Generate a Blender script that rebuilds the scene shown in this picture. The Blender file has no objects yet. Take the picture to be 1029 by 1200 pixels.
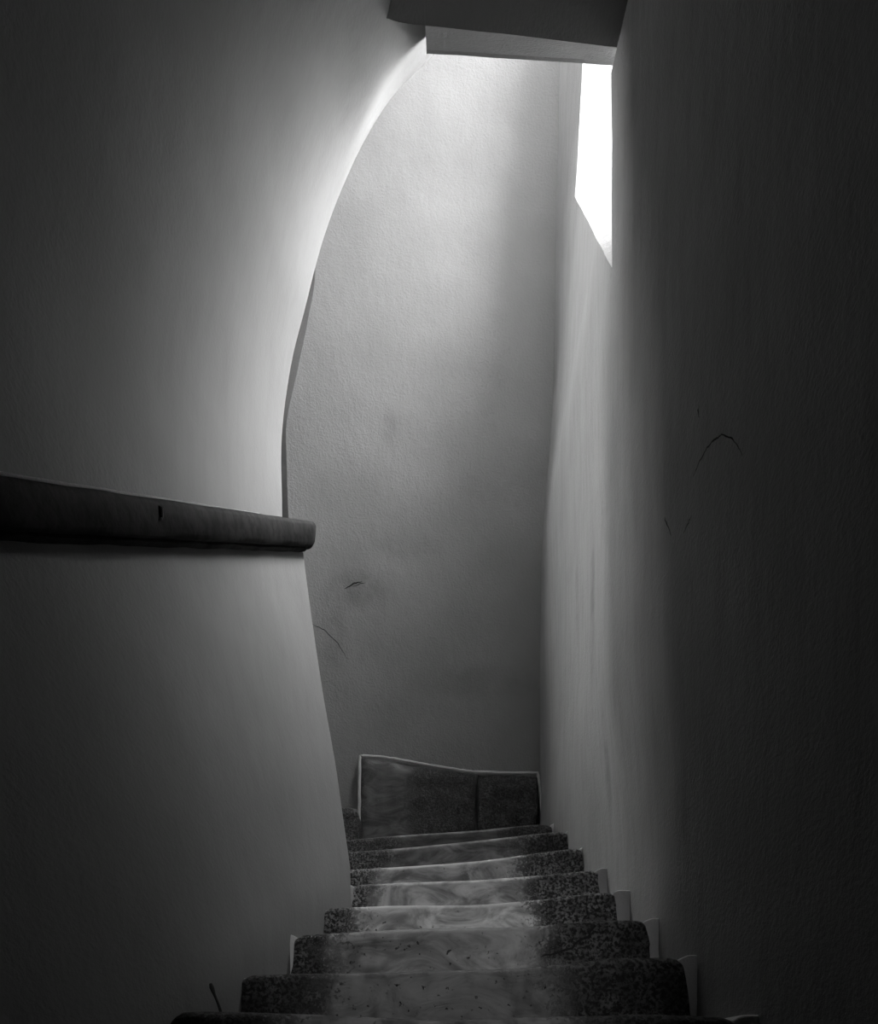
import bpy, bmesh, math, random
from mathutils import Vector, noise
random.seed(7)
C = bpy.context.scene.collection
SC = bpy.context.scene
# ------------------------------------------------------------------ camera, sky, exposure
F, VX, HY = 800.0, 514.5, 1250.0          # focal length, vanishing point, horizon (photo 1029 x 1200)
cam_d = bpy.data.cameras.new('camera'); cam = bpy.data.objects.new('camera', cam_d); C.objects.link(cam)
cam.location = (0, 0, 0); cam.rotation_euler = (math.pi/2, 0, 0)
cam_d.sensor_width = 36; cam_d.lens = 36*F/1200; cam_d.shift_y = (HY-600)/1200
cam_d.clip_start = .02
SC.camera = cam
w = bpy.data.worlds.new('overcast_sky'); SC.world = w; w.use_nodes = True
bg = w.node_tree.nodes['Background']; bg.inputs[0].default_value = (1, 1, 1, 1); bg.inputs[1].default_value = 17.5
SC.view_settings.view_transform = 'Standard'; SC.view_settings.look = 'None'
SC.view_settings.gamma = 1; SC.view_settings.use_curve_mapping = False
SC.view_settings.exposure = 0.25
SC.cycles.max_bounces = 10; SC.cycles.diffuse_bounces = 8
SC.cycles.use_denoising = True
# sky portal in the window opening: only steers sampling to the opening
pl = bpy.data.lights.new('window_portal', 'AREA'); pl.shape = 'RECTANGLE'; pl.size = 1.5; pl.size_y = 3.4
pl.cycles.is_portal = True
po = bpy.data.objects.new('window_portal', pl); C.objects.link(po)
po.location = (1.14, 2.67, 4.3); po.rotation_euler = (math.pi/2, 0, math.pi/2)
LW = (2.92, 3.60, 3.6, 5.75)               # opening at the left end of the upper flight: d0, d1, z0, z1
sl = bpy.data.lights.new('hazy_sun', 'SUN'); sl.energy = 32; sl.angle = math.radians(46)
so = bpy.data.objects.new('hazy_sun', sl); C.objects.link(so)
so.rotation_euler = Vector((.80, -.38, -.58)).to_track_quat('-Z', 'Y').to_euler()
al = bpy.data.lights.new('window_fill', 'AREA'); al.shape = 'RECTANGLE'; al.size = .7; al.size_y = 1.8; al.energy = 52  # added fill lamp outside the window, brightens the left pier
al.spread = math.radians(90)
ao = bpy.data.objects.new('window_fill', al); C.objects.link(ao); ao.location = (1.40, 2.52, 4.3)
ao.rotation_euler = (Vector((-.60, 2.20, 1.3))-ao.location).to_track_quat('-Z', 'Y').to_euler()
fl = bpy.data.lights.new('riser_fill_spot', 'SPOT'); fl.energy = 58; fl.spot_size = math.radians(27); fl.spot_blend = .9; fl.shadow_soft_size = .12  # added spot low behind the camera, brightens the risers
fo = bpy.data.objects.new('riser_fill_spot', fl); C.objects.link(fo); fo.location = (.03, -.85, .25)
fo.rotation_euler = (Vector((.02, 2.2, .34))-fo.location).to_track_quat('-Z', 'Y').to_euler()
SKY = (-.30, .62, 3.14, 3.44, 5.9)         # unseen roof slit, added to brighten the top of the back wall: x0, x1, d0, d1, height
p3 = bpy.data.lights.new('added_slit_portal', 'AREA'); p3.shape = 'RECTANGLE'; p3.size = SKY[1]-SKY[0]; p3.size_y = SKY[3]-SKY[2]
p3.cycles.is_portal = True
po3 = bpy.data.objects.new('added_slit_portal', p3); C.objects.link(po3)
po3.location = ((SKY[0]+SKY[1])/2, (SKY[2]+SKY[3])/2, SKY[4]+.06)
p2 = bpy.data.lights.new('flight_portal', 'AREA'); p2.shape = 'RECTANGLE'; p2.size = LW[3]-LW[2]; p2.size_y = LW[1]-LW[0]
p2.cycles.is_portal = True
po2 = bpy.data.objects.new('flight_portal', p2); C.objects.link(po2)
po2.location = (-2.85, (LW[0]+LW[1])/2+.52, (LW[2]+LW[3])/2+.83); po2.rotation_euler = (0, -math.pi/2, 0)

# ------------------------------------------------------------------ helpers
def px(x, y, d): return Vector(((x-VX)*d/F, d, (HY-y)*d/F))
def lerp(a, b, t): return a+(b-a)*t
def tab(T, v):
    if v <= T[0][0]: return T[0][1]
    for (a, p), (b, q) in zip(T, T[1:]):
        if v <= b: return lerp(p, q, (v-a)/(b-a))
    return T[-1][1]
def smtab(T, v):                           # Catmull-Rom through a table
    n = len(T)
    if v <= T[0][0]: return T[0][1]
    if v >= T[-1][0]: return T[-1][1]
    for i in range(n-1):
        if v <= T[i+1][0]:
            x0, p1 = T[i]; x1, p2 = T[i+1]; h = x1-x0; t = (v-x0)/h
            m1 = (p2-T[i-1][1])/(x1-T[i-1][0])*h if i > 0 else (p2-p1)
            m2 = (T[i+2][1]-p1)/(T[i+2][0]-x0)*h if i+2 < n else (p2-p1)
            return (2*t**3-3*t*t+1)*p1+(t**3-2*t*t+t)*m1+(-2*t**3+3*t*t)*p2+(t**3-t*t)*m2
def sst(a, b, v):
    t = max(0, min(1, (v-a)/(b-a))); return t*t*(3-2*t)
def n3(x, y, z): return noise.noise(Vector((x, y, z)))
def obj(name, bm, mat, parent=None, smooth=True, sharp=40):
    me = bpy.data.meshes.new(name)
    bmesh.ops.recalc_face_normals(bm, faces=bm.faces)
    bm.to_mesh(me); bm.free()
    if smooth:
        me.polygons.foreach_set('use_smooth', [True]*len(me.polygons))
        me.set_sharp_from_angle(angle=math.radians(sharp))
    me.materials.append(mat)
    o = bpy.data.objects.new(name, me); C.objects.link(o)
    if parent: o.parent = parent
    return o
def grid(bm, rows):
    vs = [[bm.verts.new(p) for p in r] for r in rows]
    for a, b in zip(vs, vs[1:]):
        for i in range(len(a)-1):
            bm.faces.new((a[i], a[i+1], b[i+1], b[i]))
    return vs
def struct(name, bm, mat, **k):
    o = obj(name, bm, mat, **k); o['kind'] = 'structure'; return o
def thing(name, label, cat, loc=(0, 0, 0), group=None):
    o = bpy.data.objects.new(name, None); C.objects.link(o); o.location = loc
    o['label'] = label; o['category'] = cat
    if group: o['group'] = group
    return o
def tube(bm, pts, radii, n=8):
    rings = []
    for i, p in enumerate(pts):
        t = (pts[min(i+1, len(pts)-1)]-pts[max(i-1, 0)]).normalized()
        a = t.cross(Vector((.3, .9, .2))).normalized(); b = t.cross(a)
        rings.append([bm.verts.new(p+radii[i]*(math.cos(2*math.pi*k/n)*a+math.sin(2*math.pi*k/n)*b)) for k in range(n)])
    for r, s in zip(rings, rings[1:]):
        for k in range(n): bm.faces.new((r[k], r[(k+1) % n], s[(k+1) % n], s[k]))
    bm.faces.new(rings[0][::-1]); bm.faces.new(rings[-1])

# ------------------------------------------------------------------ materials
class NT:
    def __init__(s, name, rough):
        s.m = bpy.data.materials.new(name); s.m.use_nodes = True; s.t = s.m.node_tree
        s.b = s.t.nodes['Principled BSDF']; s.b.inputs['Roughness'].default_value = rough
        s.co = s.t.nodes.new('ShaderNodeTexCoord').outputs['Object']
    def link(s, a, i): s.t.links.new(a, i)
    def scale(s, sc, loc=(0, 0, 0)):
        n = s.t.nodes.new('ShaderNodeMapping'); n.inputs['Scale'].default_value = sc; n.inputs['Location'].default_value = loc
        s.link(s.co, n.inputs[0]); return n.outputs[0]
    def noise(s, vec, sc, det=4, rough=.55, dist=0):
        n = s.t.nodes.new('ShaderNodeTexNoise'); s.link(vec, n.inputs['Vector'])
        n.inputs['Scale'].default_value = sc; n.inputs['Detail'].default_value = det
        n.inputs['Roughness'].default_value = rough; n.inputs['Distortion'].default_value = dist
        return n.outputs['Fac']
    def ramp(s, v, a, b, lo=0, hi=1):
        n = s.t.nodes.new('ShaderNodeMapRange'); n.interpolation_type = 'SMOOTHSTEP'
        s.link(v, n.inputs[0])
        for i, q in enumerate((a, b, lo, hi)): n.inputs[i+1].default_value = q
        return n.outputs[0]
    def math(s, op, a, b=None):
        n = s.t.nodes.new('ShaderNodeMath'); n.operation = op
        for i, q in enumerate((a, b)):
            if q is None: continue
            if isinstance(q, (int, float)): n.inputs[i].default_value = q
            else: s.link(q, n.inputs[i])
        return n.outputs[0]
    def mix(s, f, a, b):
        n = s.t.nodes.new('ShaderNodeMix'); n.data_type = 'FLOAT'
        for i, q in zip((0, 2, 3), (f, a, b)):
            if isinstance(q, (int, float)): n.inputs[i].default_value = q
            else: s.link(q, n.inputs[i])
        return n.outputs[0]
    def axis(s, i):
        n = s.t.nodes.new('ShaderNodeSeparateXYZ'); s.link(s.co, n.inputs[0]); return n.outputs[i]
    def bump(s, h, strength, dist):
        n = s.t.nodes.new('ShaderNodeBump'); s.link(h, n.inputs['Height'])
        n.inputs['Strength'].default_value = strength; n.inputs['Distance'].default_value = dist
        s.link(n.outputs[0], s.b.inputs['Normal'])
    def color(s, v):
        n = s.t.nodes.new('ShaderNodeCombineColor')
        for i in range(3): s.link(v, n.inputs[i])
        s.link(n.outputs[0], s.b.inputs['Base Color'])

def spot(k, c, r, soft=.5):                # ellipsoidal mask around a point of the wall
    n = k.t.nodes.new('ShaderNodeMapping'); n.vector_type = 'TEXTURE'
    n.inputs['Location'].default_value = c; n.inputs['Scale'].default_value = r
    k.link(k.co, n.inputs[0])
    l = k.t.nodes.new('ShaderNodeVectorMath'); l.operation = 'LENGTH'; k.link(n.outputs[0], l.inputs[0])
    return k.ramp(l.outputs['Value'], 1-soft, 1, 1, 0)

def plaster(name, base, streak=.0, stains=(), grain=.0026):
    k = NT(name, .9)
    k.b.inputs['Specular IOR Level'].default_value = .15
    big = k.noise(k.co, 2.2, 4, .6)
    v = k.math('MULTIPLY', k.ramp(big, .25, .75, .92, 1.05), base)
    if streak:
        st = k.noise(k.scale((9, 9, .9)), 3.0, 5, .6)
        v = k.math('MULTIPLY', v, k.ramp(st, .28, .62, 1-streak, 1.03))
    for c, r, amt in stains:
        m = k.math('MULTIPLY', spot(k, c, r, .75), k.ramp(k.noise(k.co, 9, 4, .6), .3, .7, .25, 1))
        v = k.math('MULTIPLY', v, k.math('SUBTRACT', 1.0, k.math('MULTIPLY', m, amt)))
    k.color(v)
    fine = k.noise(k.co, 95, 3, .6)
    mid = k.noise(k.scale((1, 1, .6)), 22, 3, .55)
    h = k.math('ADD', k.math('MULTIPLY', fine, .5), k.math('MULTIPLY', mid, .55))
    k.bump(h, .6, grain*4)
    return k.m

def stone(name, dark, pale, xc, half, seed, vein=.72):
    """pecked dark stone whose walked-on middle is worn smooth and pale"""
    k = NT(name, .55)
    vec = k.scale((1, 1, 1), (seed*3.1, seed*1.7, seed*.9))
    warp = k.noise(vec, 7, 4, .6)
    ax = k.math('ABSOLUTE', k.math('SUBTRACT', k.axis(0), xc))
    edge = k.math('ADD', ax, k.math('MULTIPLY', k.math('SUBTRACT', warp, .5), .28))
    sp = k.noise(vec, 95, 4, .7)
    edge = k.math('ADD', edge, k.math('MULTIPLY', k.math('SUBTRACT', sp, .5), .35))
    worn = k.ramp(edge, half-.03, half+.04, 1, 0)
    peck = k.ramp(sp, .44, .58)
    rough_v = k.mix(peck, dark*.12, k.mix(k.ramp(k.noise(vec, 20, 3), .35, .65), dark, dark*2.4))
    mv = k.noise(k.scale((1, 1, 2.2), (seed, 0, seed)), 5, 6, .6, 1.6)
    marb = k.mix(k.ramp(mv, .3, .7), pale*(1-vein), pale*(1+vein*.5))
    pits = k.ramp(k.noise(vec, 70, 3, .6), .26, .34)
    marb = k.mix(pits, dark*.4, marb)
    at = k.t.nodes.new('ShaderNodeAttribute'); at.attribute_name = 'worn_glint'  # paints the light caught on the worn nosings into their colour
    w_ = k.math('MULTIPLY', at.outputs['Fac'], k.math('MULTIPLY', worn, k.ramp(k.noise(k.co, 14, 4, .6), .35, .6, .15, 1)))
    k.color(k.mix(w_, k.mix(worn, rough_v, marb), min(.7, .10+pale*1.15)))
    bh = k.mix(worn, sp, k.math('ADD', k.math('MULTIPLY', mv, .35), k.math('MULTIPLY', pits, .4)))
    k.bump(bh, .9, .012)
    return k.m

ALB = .28
def back_d(z): return smtab([(-2, 4.05), (1.2, 4.03), (1.7, 3.97), (3.0, 3.75), (4.5, 3.57), (5.9, 3.45)], z)
def back_y(x, z): return back_d(z)+.02*n3(x*1.3, 1, z*.9)+.008*n3(x*4, 2, z*4)
def pxb(x, y):
    d = 3.7
    for _ in range(9): d = back_d((HY-y)*d/F)
    return px(x, y, d)
M_WALL_L = plaster('plaster_left', ALB, .02, grain=.0012)
M_WALL_R = plaster('plaster_right', ALB, .09, stains=[((.57, 2.60, 1.75), (.2, .07, .40), .30), ((.57, 2.45, 1.1), (.2, .06, .35), .25), ((.6, 2.9, 2.0), (.2, .05, .3), .25)])
M_BACK = plaster('plaster_back', ALB, .0, stains=[
    (pxb(457, 503), (.06, .2, .12), .16), (pxb(420, 690), (.26, .2, .14), .25),
    (pxb(390, 745), (.13, .2, .25), .18), (pxb(560, 800), (.5, .2, .12), .15),
    (pxb(480, 640), (.3, .2, .08), .12)])
M_CEIL = plaster('plaster_ceiling', ALB, .0)
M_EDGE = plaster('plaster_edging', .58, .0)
M_DARK = NT('crack_dark', .95); M_DARK.b.inputs['Base Color'].default_value = (.02, .02, .02, 1); M_DARK = M_DARK.m

# ------------------------------------------------------------------ setting: left wall (pier)
EDGE_LOW = [(.67, -.327), (1.02, -.375), (1.243, -.413), (1.53, -.46), (1.753, -.492), (1.897, -.508)]
U = [(0, 0), (.12, 0), (.343, .0), (.5, .013), (.69, .045), (.885, .0925), (1.14, .156), (1.315, .22), (1.52, .316),
     (1.714, .443), (1.867, .596), (1.95, .66), (2.1, .70), (5.5, .72)]
SX, RZ = .30, .161                          # going and rise
def stair_z(d): return .10+RZ/SX*(d-1.32)
def ledge_z(d): return .925+.74*(min(d, 2.5)-1.13)
def x_base(d): return -.327+.163*(d-2.5)
def x_ledge(d): return -.508+.213*(d-2.5)
DE = 2.5
def wall_left_x(d, z):
    """x of the left wall's face for d <= DE"""
    zl = ledge_z(d)
    if z <= zl:
        v = (z-stair_z(d))/(zl-stair_z(d))
        if v < 0: return x_base(d)
        ww = (smtab(EDGE_LOW, .67+v*1.227)+.327)/(-.508+.327)
        return lerp(x_base(d), x_ledge(d), ww)
    return x_ledge(d)-.075+smtab(U, z-zl)+.05*sst(3.2, 3.45, z)*sst(2.0, 2.25, d)*sst(2.5, 2.36, d)
def und(p, a=.006):
    return a*(n3(p[0]*2.1, p[1]*2.1, p[2]*1.6)+.5*n3(p[0]*5+3, p[1]*5, p[2]*4))
def plan(d_list, r, z):
    pts = []
    xe = wall_left_x(DE, z); sl = .19; th0 = -math.atan(sl)
    for d in d_list: pts.append((wall_left_x(d, z), d))
    cx, cy = xe-r*math.cos(th0), DE-r*math.sin(th0)
    for i in range(1, 15):
        th = lerp(th0, math.pi/2, i/14)
        pts.append((cx+r*math.cos(th), cy+r*math.sin(th)))
    for t in (.15, .4, .7, 1): pts.append((lerp(cx, -1.8, t), cy+r))
    return pts
dl = [-1.0+i*.07 for i in range(50)]; dl = [d for d in dl if d < DE-.03]+[DE]
bm = bmesh.new(); rows = []
def row_pts(kind, t):
    out = []
    xs = []
    for d in dl:
        zl = ledge_z(d); zb = stair_z(d)-.5
        z = lerp(zb, zl-.001, t) if kind == 0 else zl+.001+t
        xs.append((d, z))
    z_e = xs[-1][1]
    r = .06
    pl_ = plan([], r, z_e)
    for d, z in xs:
        x = wall_left_x(d, z); out.append(Vector((x+und((x, d, z)), d, z)))
    for x, y in pl_: out.append(Vector((x+und((x, y, z_e)), y, z_e)))
    return out
rows = [[Vector((p.x, p.y, -1.45)) for p in row_pts(0, 0)]]+[row_pts(0, i/34) for i in range(35)]
rows += [row_pts(1, 2.3*i/52) for i in range(53)]+[row_pts(1, 3.0), row_pts(1, 4.05)]
grid(bm, rows)
wall_left = struct('wall_left', bm, M_WALL_L, sharp=50)

# ------------------------------------------------------------------ setting: right wall with its window
XC = [(-2, .60), (.6, .60), (1.3, .58), (1.66, .588), (2.6, .570), (2.84, .568), (3.3, .597), (3.72, .614), (5.12, .618), (6, .62)]
FJ, ZJ = 3.09, 3.94                        # far jamb of the window and its foot
DN = 2.24
def foot(d, z): return lerp(-.01, .06, sst(1.25, 2.4, d))*sst(.8, .05, z-stair_z(d))*sst(3.4, 2.9, d)
def x_right(d, z, far):
    if far:
        x = smtab(XC, z)
        x += max(0, z-ZJ)*.136*(3.5-d) if d < 3.5 else 0
        base = x
    nr = .568+.075*(2.2-d)+foot(d, z)+.20*sst(3.315, 3.42, z)*sst(1.7, 2.15, d)
    if not far: return nr
    # below the window the far wall runs smoothly into the near one
    k = sst(2.24, 2.9, d)
    low = lerp(.565, base, k)+foot(d, z)
    t = sst(2.55, 3.0, z)
    return lerp(low, base, max(t, k) if z > 2.55 else k)
def win_low(d):                            # sill line, straight as it runs up the wall
    t0, t1 = 2.62, ZJ
    if d <= DN or d >= FJ: return t0 if d <= DN else t1
    for _ in range(30):
        z = (t0+t1)/2; X = x_right(d, z, True)
        x, y = VX+F*X/d, HY-F*z/d
        if y > lerp(314, 230, (x-716)/(674-716)): t0 = z
        else: t1 = z
    return z
WT = 5.6
bm = bmesh.new()
zs_n = [-1.4+i*.1 for i in range(16)]+[lerp(.2, 2.62, j/45) for j in range(46)]+[2.62+i*.08 for i in range(1, 43)]
cols = []
for i in range(48):
    d = lerp(-1.0, DN, i/47)
    cols.append([Vector((x_right(d, z, False)+und((5, d, z), .007), d, z)) for z in zs_n])
grid(bm, cols)
# far part below the sill line, and beyond the far jamb
fd = [lerp(DN, FJ, i/18) for i in range(19)]
cols = []
for d in fd:
    zt = win_low(d); cols.append([Vector((.6, d, -1.45))])
    for j in range(46):
        z = lerp(.2, zt, j/45)
        cols[-1].append(Vector((x_right(d, z, True)+und((5, d, z), .007), d, z)))
grid(bm, cols)
cols2 = []
for d in [lerp(FJ, 4.12, i/9) for i in range(10)]:
    cols2.append([Vector((x_right(d, z, True)+und((5, d, z), .007), d, z)) if z > -1 else Vector((.6, d, z))
                  for z in [-1.45]+[lerp(.2, ZJ, j/45) for j in range(46)]+[lerp(ZJ, 5.93, j/16) for j in range(1, 17)]])
grid(bm, cols2)
grid(bm, [[Vector((.68, d, z)) for z in (-1.45, .2)] for d in (2.1, 2.4)])
cols3 = [[Vector((x_right(d, z, True), d, z)) for z in (WT, 5.75, 5.93)] for d in fd]
grid(bm, cols3)
bmesh.ops.remove_doubles(bm, verts=bm.verts, dist=.006)
wall_right = struct('wall_right', bm, M_WALL_R, sharp=50)
# window: splayed reveal round the opening (sill, far jamb, head, near jamb)
inner = [c[-1] for c in cols]                                   # sill line from near to far
jamb = [cols2[0][i] for i in range(47, len(cols2[0])) if cols2[0][i].z < WT]
head = [Vector((x_right(d, WT, True), d, WT)) for d in reversed(fd)]
nearj = [Vector((x_right(DN, z, False)+und((5, DN, z), .007), DN, z)) for z in [lerp(WT, 2.62, i/14) for i in range(1, 15)]]
def out(p, dx, dy, dz): return Vector((p.x+dx, p.y+dy, p.z+dz))
bm = bmesh.new()
grid(bm, [inner, [out(p, .15, .0, .12) for p in inner], [out(p, .50, .0, .36) for p in inner]])
jf = [inner[-1]]+jamb+[head[0]]
def up(p, s):                                                   # the jamb's foot follows the sloping sill
    return s*max(0, 1-(p.z-jf[0].z)/.8)
grid(bm, [jf, [out(p, .15, .01, up(p, .12)) for p in jf], [out(p, .50, .08, up(p, .36)+.3*max(0, 1-(WT-p.z)/.5)) for p in jf]])
grid(bm, [head, [out(p, .50, 0, .3) for p in head]])
grid(bm, [nearj, [out(p, .53-(p.x-.56), .0, .36*max(0, 1-(p.z-2.62)/.8)+.3*max(0, 1-(WT-p.z)/.5)) for p in nearj]])
window_1 = struct('window_1', bm, M_WALL_R, sharp=30)

# ------------------------------------------------------------------ setting: back wall, side closures
bm = bmesh.new(); cols = []
for i in range(70):
    x = lerp(-1.85, .80, i/69)
    cols.append([Vector((x, back_y(x, z), z)) for z in [-1.45]+[lerp(.3, 5.92, j/110) for j in range(111)]])
grid(bm, cols); wall_back = struct('wall_back', bm, M_BACK)
bm = bmesh.new()
dq = (2.4, LW[0], LW[1], 4.15); zq = (-1.45, LW[2], LW[3], 5.95)
for a in range(3):
    for b in range(3):
        if a == 1 and b == 1: continue
        grid(bm, [[Vector((-1.75, d, z)) for z in zq[b:b+2]] for d in dq[a:a+2]])
ring = [(LW[0], LW[2]), (LW[1], LW[2]), (LW[1], LW[3]), (LW[0], LW[3]), (LW[0], LW[2])]
grid(bm, [[Vector((-1.75-.8*t, d+.38*t, z+.60*t)) for d, z in ring] for t in (0, 1.4)])  # unseen tunnel sheared along the sun, shaped to shut out other sky light
bmesh.ops.remove_doubles(bm, verts=bm.verts, dist=1e-4)
struct('wall_stairwell', bm, M_BACK)
bm = bmesh.new()
grid(bm, [[Vector((x, -.95, z)) for z in (-1.5, 0, 2, 3)] for x in (-1.9, 0, 1.3)])
struct('wall_front', bm, M_WALL_L)

# ceiling: rises with the stairs, then the lintel, then the flat top of the stairwell
def ceil_z(x, d): return 3.72-.58*(2.23-d)
def f_d(x): return 2.23
def f_z(x): return smtab([(-1.5, 4.6), (-.26, 3.53), (-.2355, 3.49), (-.20, 3.452), (-.166, 3.426), (-.04, 3.406), (.25, 3.374), (.568, 3.337), (1.1, 3.30)], x)
xs = [lerp(-1.5, 1.1, i/44) for i in range(45)]
bm = bmesh.new(); rows = []
for j in range(46):
    t = j/45; rows.append([])
    for x in xs:
        d = lerp(-1.0, f_d(x), t); rows[-1].append(Vector((x, d, ceil_z(x, d)+.007*n3(x*3, d*3, 4)+.004*n3(x*7, d*9, 1))))
grid(bm, rows)
fe = rows[-1]
xq = (-1.9, SKY[0], SKY[1], 1.1); dq = (2.2, SKY[2], SKY[3], 3.95)
for a in range(3):
    for b in range(3):
        if (a, b) == (1, 1): continue
        grid(bm, [[Vector((x, d, SKY[4])) for x in xq[a:a+2]] for d in dq[b:b+2]])
ring = [(SKY[0], SKY[2]), (SKY[1], SKY[2]), (SKY[1], SKY[3]), (SKY[0], SKY[3]), (SKY[0], SKY[2])]
grid(bm, [[Vector((x, d, z)) for x, d in ring] for z in (SKY[4], SKY[4]+.05)])
bmesh.ops.remove_doubles(bm, verts=bm.verts, dist=1e-4)
struct('ceiling', bm, M_CEIL)
# lintel: front face, narrow soffit rising to the stairwell, wall above; its left end is cut back against the pier
def g_pt(x):
    t = (x+.054)/.647
    d = lerp(2.45, 2.30, t); return Vector((x, d, lerp(3.65, 3.387, t)))
bm = bmesh.new()
def lintel(xg, soffit):
    wob = lambda x, k: .003*n3(x*6, k, 3)
    f00 = [Vector((x, 1.98, 5.93)) for x in xg]
    f0 = [Vector((x, 1.98+.004*n3(x*5, 9, 1), f_z(x)+.125)) for x in xg]
    f1 = [Vector((x, 2.23+.004*n3(x*5, 2, 1), f_z(x)+.003+wob(x, 1))) for x in xg]
    f2 = [Vector((x, 2.233, f_z(x)+wob(x, 1))) for x in xg]
    if soffit:
        g = [g_pt(x)+Vector((0, 0, wob(x, 7))) for x in xg]
        rows = [f00, f0, f1, f2, g, [p+Vector((0, .012, .004)) for p in g], [Vector((p.x, p.y+.012, 5.93)) for p in g]]
    else:
        rows = [f00, f0, f1, f2, [p+Vector((0, .22, .37)) for p in f2], [Vector((p.x, p.y+.22, 5.93)) for p in f2]]
    vs = grid(bm, rows)
    for e in (0, -1): bm.faces.new([r_[e] for r_ in vs])
lintel([lerp(-.045, .74, i/24) for i in range(25)], True)
lintel([lerp(-.9, -.046, i/20) for i in range(21)], False)
struct('trim_1', bm, M_CEIL, sharp=25)
# nib of the wall behind the pier, a dark sliver beside its edge
NIB = [(150, 400), (250, 368), (300, 368), (325, 369.5), (380, 360), (430, 349.5), (470, 340.5), (490, 336.5), (510, 335), (540, 336), (580, 337), (612, 338.5), (640, 341), (700, 347), (900, 374)]
bm = bmesh.new(); rows = []
for i in range(60):
    y = lerp(900, 150, i/59); q = px(smtab(NIB, y), y, 2.60)
    rows.append([Vector((q.x-.35, 2.80, q.z)), Vector((q.x, 2.60, q.z)), Vector((q.x-.012, 2.62, q.z)), Vector((q.x-.35, 2.84, q.z))])
grid(bm, rows); struct('wall_landing', bm, M_WALL_L, smooth=False)
# floors
bm = bmesh.new()
grid(bm, [[Vector((x, d, -.90)) for x in (-1.9, 0, 1.3)] for d in (-1.0, 1, 4.15)])
struct('floor', bm, plaster('floor_screed', .3))

# ------------------------------------------------------------------ the stone staircase
NOSE = [   # photo outlines of the worn nosings, and the two ends of the stone
 [(197, 1190), (215, 1185), (300, 1186), (400, 1190), (520, 1195), (600, 1192), (700, 1190), (760, 1188), (865, 1192)],
 [(283, 1142), (350, 1140), (440, 1139), (520, 1136), (600, 1134), (680, 1127), (720, 1122), (800, 1121)],
 [(346, 1095), (400, 1092), (470, 1088), (560, 1086), (630, 1084), (690, 1078), (757, 1077)],
 [(380, 1063), (470, 1060), (560, 1059), (640, 1052), (690, 1046), (720, 1044)],
 [(414, 1036), (480, 1033), (560, 1030), (640, 1024), (700, 1018)],
 [(412, 1018), (480, 1014), (560, 1008), (620, 1000), (681, 992)],
 [(390, 999), (480, 992), (560, 984), (640, 975), (664, 973)],
 [(380, 986), (470, 978), (560, 972), (620, 966), (646, 965)]]
def step_d(n): return 1.32+SX*n
stairs = thing('stone_staircase', 'worn dark stone steps with pale hollowed centres climbing between white walls', 'staircase', (0, 0, 0))
LBL = ['darkest bottom step, its tread edge worn hollow', 'dark grey step with pitted face', 'grey marble step with a jagged crack right of centre',
       'palest step with white marble middle', 'grey mottled step', 'grey veined step', 'dim step with dark smear', 'topmost dark step']
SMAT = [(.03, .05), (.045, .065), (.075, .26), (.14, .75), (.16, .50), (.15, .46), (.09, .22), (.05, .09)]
def step_mesh(x0, x1, d, zf, depth, drop, nx, rough, seed, r=.017, slant=.016):
    """one step: riser with a rounded nosing and the tread behind it; zf(x) is the nosing height"""
    bm = bmesh.new(); rows = []
    prof = [(0.0, -drop-.04), (.0, -drop)]+[(0, -lerp(drop, r, k/9)) for k in range(1, 10)]
    prof += [(r-r*math.cos(a), -r+r*math.sin(a)) for a in (math.pi/8, math.pi/4, math.pi*3/8, math.pi/2)]
    prof += [(lerp(r, depth, k/5), 0) for k in range(1, 6)]+[(depth, -.06)]
    for i in range(nx+1):
        x = lerp(x0, x1, i/nx); e = min(i, nx-i)/nx*(x1-x0)
        rows.append([])
        for pd, pz in prof:
            z = zf(x)+pz
            a = rough*(n3(x*14+seed, pz*16, seed)+.7*n3(x*38, pz*40+seed, 3))
            dd = d+pd+(a if pd < .1 else 0)
            zz = z+(.35*a if pd < .1 and pz > -.03 else 0)-(.012*(1-e/.03)**2 if e < .03 and pz > -.05 else 0)
            xx = x+(rough*1.6*n3(pz*22, seed*2+i, 7) if i in (0, nx) else 0)
            if i < nx*.12: xx -= slant*(1-i/(nx*.12))*min(1, -pz/.15)
            if i > nx*.88: xx += slant*(i/nx-.88)/.12*min(1, -pz/.15)
            rows[-1].append(Vector((xx, dd, zz)))
    worn_glint = bm.verts.layers.float.new('worn_glint')
    vs = grid(bm, rows)
    for col in vs:
        for k, v in enumerate(col): v[worn_glint] = 1.0 if 11 <= k <= 15 else (.35 if k == 10 else 0)  # nosing rows carry the painted highlight
    bm.faces.new(vs[0]); bm.faces.new(vs[-1][::-1])
    bm.faces.new([v for v in (vs[0][0], vs[0][-1], vs[-1][-1], vs[-1][0])])
    return bm
def nose_fn(n):
    d = step_d(n); T = [((x-VX)*d/F, (HY-y)*d/F) for x, y in NOSE[n]]
    return (lambda x: smtab(T, x)), T[0][0], T[-1][0]
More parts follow.
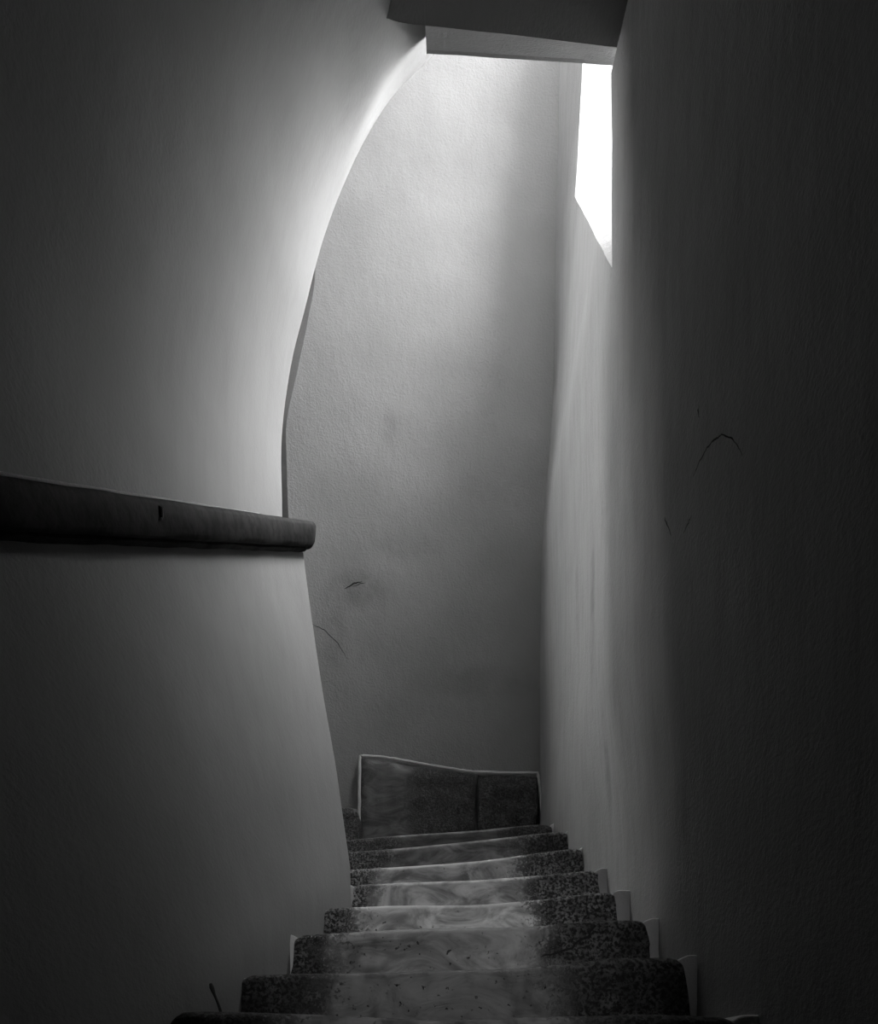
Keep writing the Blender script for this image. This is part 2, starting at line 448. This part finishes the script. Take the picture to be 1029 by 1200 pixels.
for n in range(8):
    zf, x0, x1 = nose_fn(n); d = step_d(n)
    if n > 4: x0 = -.62 if n < 7 else -1.7
    zprev = (lambda x: zf(x)-RZ) if n == 0 else nose_fn(n-1)[0]
    drop = RZ+.02
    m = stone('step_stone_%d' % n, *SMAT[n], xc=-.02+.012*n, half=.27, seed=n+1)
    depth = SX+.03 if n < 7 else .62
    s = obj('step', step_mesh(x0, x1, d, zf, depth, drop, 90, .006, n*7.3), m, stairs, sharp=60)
    s['label'] = LBL[n]
    if n == 2:                              # jagged crack across the worn middle
        cb = bmesh.new(); cp = [px(x, y, d-.001) for x, y in [(697, 1084), (690, 1092), (692, 1097), (680, 1101), (671, 1111), (655, 1116), (640, 1119), (632, 1124), (612, 1128), (600, 1131)]]
        cp = [q for a_, b_ in zip(cp, cp[1:]) for q in (a_, a_.lerp(b_, .5)+Vector((.004*random.uniform(-1, 1), 0, .004*random.uniform(-1, 1))))]
        tube(cb, cp, [.0055*(1-.75*i/len(cp))*random.uniform(.6, 1.2) for i in range(len(cp))], 6)
        obj('crack', cb, M_DARK, s)
    # white plaster run up against both ends of the stone
    xr = x1; zr = zf(x1)
    e = obj('plaster_edging', step_mesh(xr-.004, xr+.075, d+.008, lambda x: zr+.006-.02*max(0, x-xr), SX+.03, RZ+.03, 8, .009, n*3+50, .006, .0), M_EDGE, s)
    e['label'] = 'white plaster fillet'
    if 1 <= n <= 4:
        zl = zf(x0); w_ = .07
        e = obj('plaster_edging', step_mesh(x0-w_, x0+.004, d+.012, lambda x: zl+.004, SX+.03, RZ+.03, 8, .009, n*3+90, .006, .0), M_EDGE, s)
        e['label'] = 'white plaster fillet'
M_STEPLOW = stone('step_stone_low', .07, .14, 0, .27, 11)
for n in (-1, -2, -3, -4):                  # the steps the camera stands over
    d = step_d(n); z0 = .10+RZ*n
    obj('step', step_mesh(-.85, .80, d, lambda x: z0-.01*math.cos(x*3), SX+.03, RZ+.02, 40, .005, n*5), M_STEPLOW, stairs, sharp=60)

# winder step going off to the left behind the pier
zt = px(0, 945, 3.55).z
m = stone('winder_stone', .06, .08, -.9, .05, 21)
s = obj('step', step_mesh(-1.7, px(418, 0, 3.55).x, 3.55, lambda x: zt, .22, .2, 30, .006, 77), m, stairs, sharp=60)
s['label'] = 'dark step starting the turn to the left'

# ------------------------------------------------------------------ stone skirting at the foot of the back wall
DS = 3.92
sk = thing('stone_skirting', 'tall dark pecked stone panel edged in white plaster at the foot of far wall', 'stone panel', px(530, 985, DS))
def slab_bm(top, ybot, seed):
    bm = bmesh.new(); rows = []; x0, x1 = top[0][0], top[-1][0]; nx = 30; nz = 14
    o0 = sk.location
    for i in range(nx+1):
        x = lerp(x0, x1, i/nx); yt = smtab(top, x); r_ = []
        for j in range(nz+1):
            p = px(x, lerp(ybot, yt, j/nz), DS); p.y += .012*n3(p.x*14+seed, p.z*14, 2)+.006*n3(p.x*40, p.z*40, seed)
            if j == nz or i in (0, nx): p.y += .012
            r_.append(p-o0)
        q = r_[-1].copy(); q.y = DS+.12-o0.y; r_.append(q); rows.append(r_)
    vs = grid(bm, rows)
    for side in (rows[0], rows[-1]):
        grid(bm, [side, [Vector((p.x, DS+.12-o0.y, p.z)) for p in side]])
    bmesh.ops.remove_doubles(bm, verts=bm.verts, dist=1e-5)
    return bm
TOPL = [(423, 888), (470, 894), (510, 901), (557, 907)]; TOPR = [(560, 907), (600, 908), (631, 909)]
p = obj('slab', slab_bm(TOPL, 991, 3), stone('skirting_stone_left', .035, .10, -.38, .14, 31), sk, sharp=60); p['label'] = 'wide dark slab with pale veins'
p = obj('slab', slab_bm(TOPR, 991, 8), stone('skirting_stone_right', .03, .05, .9, .05, 33), sk, sharp=60); p['label'] = 'narrow black slab'
bm = bmesh.new()
path = [(421, 985), (421, 930), (422, 886), (445, 887), (470, 891), (510, 898), (540, 903), (557, 905), (600, 906), (630, 906), (633, 925), (637, 970)]
pts = []
for a, b in zip(path, path[1:]):
    for k in range(6): pts.append(px(lerp(a[0], b[0], k/6), lerp(a[1], b[1], k/6), DS+.012))
pts.append(px(*path[-1], DS+.012))
tube(bm, [q-sk.location+Vector((.004*n3(i*.7, 1, 1), 0, .004*n3(i*.7, 5, 1))) for i, q in enumerate(pts)], [.009+.004*n3(i*.5, 9, 2) for i in range(len(pts))], 7)
e = obj('plaster_edging', bm, M_EDGE, sk); e['label'] = 'thin white plaster bead'

# ------------------------------------------------------------------ stone ledge on the left wall
lg = thing('stone_ledge', 'dark stone ledge with rounded end jutting from the left wall', 'ledge', (-.62, 1.8, ledge_z(1.8)))
k = NT('ledge_stone', .75); k.b.inputs['Specular IOR Level'].default_value = .12
a = k.noise(k.co, 30, 4, .6); b = k.noise(k.scale((1, 1, 1)), 6, 4)
k.color(k.math('MULTIPLY', k.ramp(a, .35, .6, .25, 1), k.ramp(b, .3, .7, .009, .030)))
k.bump(a, .4, .006); M_LEDGE = k.m
def loft_ledge(prof, d0, d1, n, wob=.0018, seed=0, end_r=.02):
    bm = bmesh.new(); rows = []
    for i in range(n+1):
        t = i/n; d = lerp(d0, d1, t)
        # rounded far end
        sh = 0
        if d1-d < end_r: sh = end_r-math.sqrt(max(0, end_r**2-(end_r-(d1-d))**2))
        r_ = []
        for u, v in prof:
            x = x_ledge(d)-.08+u*(1-.0)-(sh*.8 if u > .09 else 0)
            z = ledge_z(d)-.055+v+(-.5*sh if v > .06 else .3*sh)
            q = Vector((x+wob*n3(d*9, v*20, seed), d, z+wob*n3(d*11, u*20, seed+4)))
            r_.append(q-lg.location)
        rows.append(r_)
    vs = grid(bm, rows); bm.faces.new(vs[0]); bm.faces.new(vs[-1][::-1])
    for ra in vs[:-1]: pass
    for ra, rb in zip(vs, vs[1:]): bm.faces.new((ra[-1], ra[0], rb[0], rb[-1]))
    return bm
PR = [(-.06, 0.02), (.06, .018), (.118, .02), (.130, .026), (.136, .038), (.139, .07), (.139, .097), (.135, .106), (.128, .112), (.115, .114), (.04, .114), (-.06, .113)]
obj('slab', loft_ledge(PR, -.5, 2.52, 120), M_LEDGE, lg)
PR2 = [(-.06, .0), (.08, .0), (.105, .004), (.115, .012), (.112, .021), (-.06, .021)]
p = obj('lower_lip', loft_ledge(PR2, -.5, 2.505, 140, .005, 5), M_LEDGE, lg)
bm = bmesh.new(); rim_glint = []  # pale bead added to draw the line of light on the ledge's edge
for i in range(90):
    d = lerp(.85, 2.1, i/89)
    rim_glint.append(Vector((x_ledge(d)-.08+.120+.003*n3(d*30, 1, 1), d, ledge_z(d)-.055+.1135))-lg.location)
tube(bm, rim_glint, [.0065*(1-.75*i/89)*(1+.5*n3(i*.6, 3, 3)) for i in range(90)], 6)
p = obj('plaster_edging', bm, M_EDGE, lg); p['label'] = 'pale plaster bead standing in for the lit top edge'
# dowel hole with a bright nail head in the face of the ledge
q = Vector((x_ledge(1.58)-.08+.138, 1.58, ledge_z(1.58)+.02))
bm = bmesh.new(); tube(bm, [q-lg.location+Vector((-.01, 0, .022)), q-lg.location+Vector((.001, 0, .012)), q-lg.location+Vector((.0015, .003, -.006))], [.006, .007, .005], 8)
p = obj('notch', bm, M_DARK, lg); p['label'] = 'small black notch'
bm = bmesh.new(); bmesh.ops.create_icosphere(bm, subdivisions=2, radius=.0028, matrix=__import__('mathutils').Matrix.Translation(q-lg.location+Vector((.004, 0, -.01))))
p = obj('nail_head', bm, M_EDGE, lg); p['label'] = 'tiny bright nail head'

# ------------------------------------------------------------------ cracks in the right wall (parts of it)
def crack(parent, pts, xf, wdt):
    bm = bmesh.new(); P = []
    for (ax, ay), (bx, by) in zip(pts, pts[1:]):
        for k in range(8):
            x, y = lerp(ax, bx, k/8)+random.uniform(-.8, .8), lerp(ay, by, k/8)+random.uniform(-.8, .8)
            d = 1.6
            for _ in range(20):
                X = xf(d, (HY-y)*d/F); d = X*F/(x-VX)
            P.append(Vector((X, d, (HY-y)*d/F)))
    n = len(P)
    tube(bm, P, [wdt*(.25+.75*math.sin(math.pi*(i+.5)/n))*random.uniform(.6, 1.2) for i in range(n)], 5)
    obj('crack', bm, M_DARK, parent)
xr_ = lambda d, z: x_right(d, z, False)+und((5, d, z), .007)
crack(wall_right, [(812, 560), (818, 545), (828, 525), (838, 515), (846, 509), (858, 514), (866, 524), (871, 536)], xr_, .0016)
crack(wall_right, [(801, 625), (806, 614), (811, 603)], xr_, .0013)
crack(wall_right, [(779, 607), (783, 617), (787, 629)], xr_, .0016)
crack(wall_right, [(819, 475), (818, 482), (820, 490)], xr_, .0012)

def crack_back(pts, wdt):
    P = []
    for (ax, ay), (bx, by) in zip(pts, pts[1:]):
        for k in range(6):
            x, y = lerp(ax, bx, k/6)+random.uniform(-.5, .5), lerp(ay, by, k/6)+random.uniform(-.5, .5)
            d = 3.8
            for _ in range(12):
                q = px(x, y, d); d = back_y(q.x, q.z)
            P.append(px(x, y, d))
    cb = bmesh.new(); n = len(P)
    tube(cb, P, [wdt*(.25+.75*math.sin(math.pi*(i+.5)/n)) for i in range(n)], 5)
    obj('crack', cb, M_DARK, wall_back)
crack_back([(364, 730), (380, 738), (396, 754), (410, 777)], .0022)
crack_back([(404, 690), (414, 684), (426, 681)], .004)
crack_back([(413, 688), (422, 684), (430, 683)], .002)

# ------------------------------------------------------------------ twig leaning in the corner of the bottom step
base = Vector((px(259, 0, 1.40).x, 1.40, nose_fn(0)[0](-.48)+.003)); top = px(247, 1153, 1.42)
tw = bmesh.new()
pts = [base.lerp(top, t)+Vector((.0006*math.sin(t*6), 0, 0)) for t in [i/8 for i in range(9)]]
tube(tw, [q-base for q in pts], [.003, .003, .0028, .0026, .0026, .003, .0042, .0048, .003], 7)
k = NT('twig_bark', .8); k.b.inputs['Base Color'].default_value = (.03, .03, .03, 1)
t = obj('twig', tw, k.m); t.location = base
t['label'] = 'small dark twig leaning against the left wall on the bottom step'; t['category'] = 'twig'
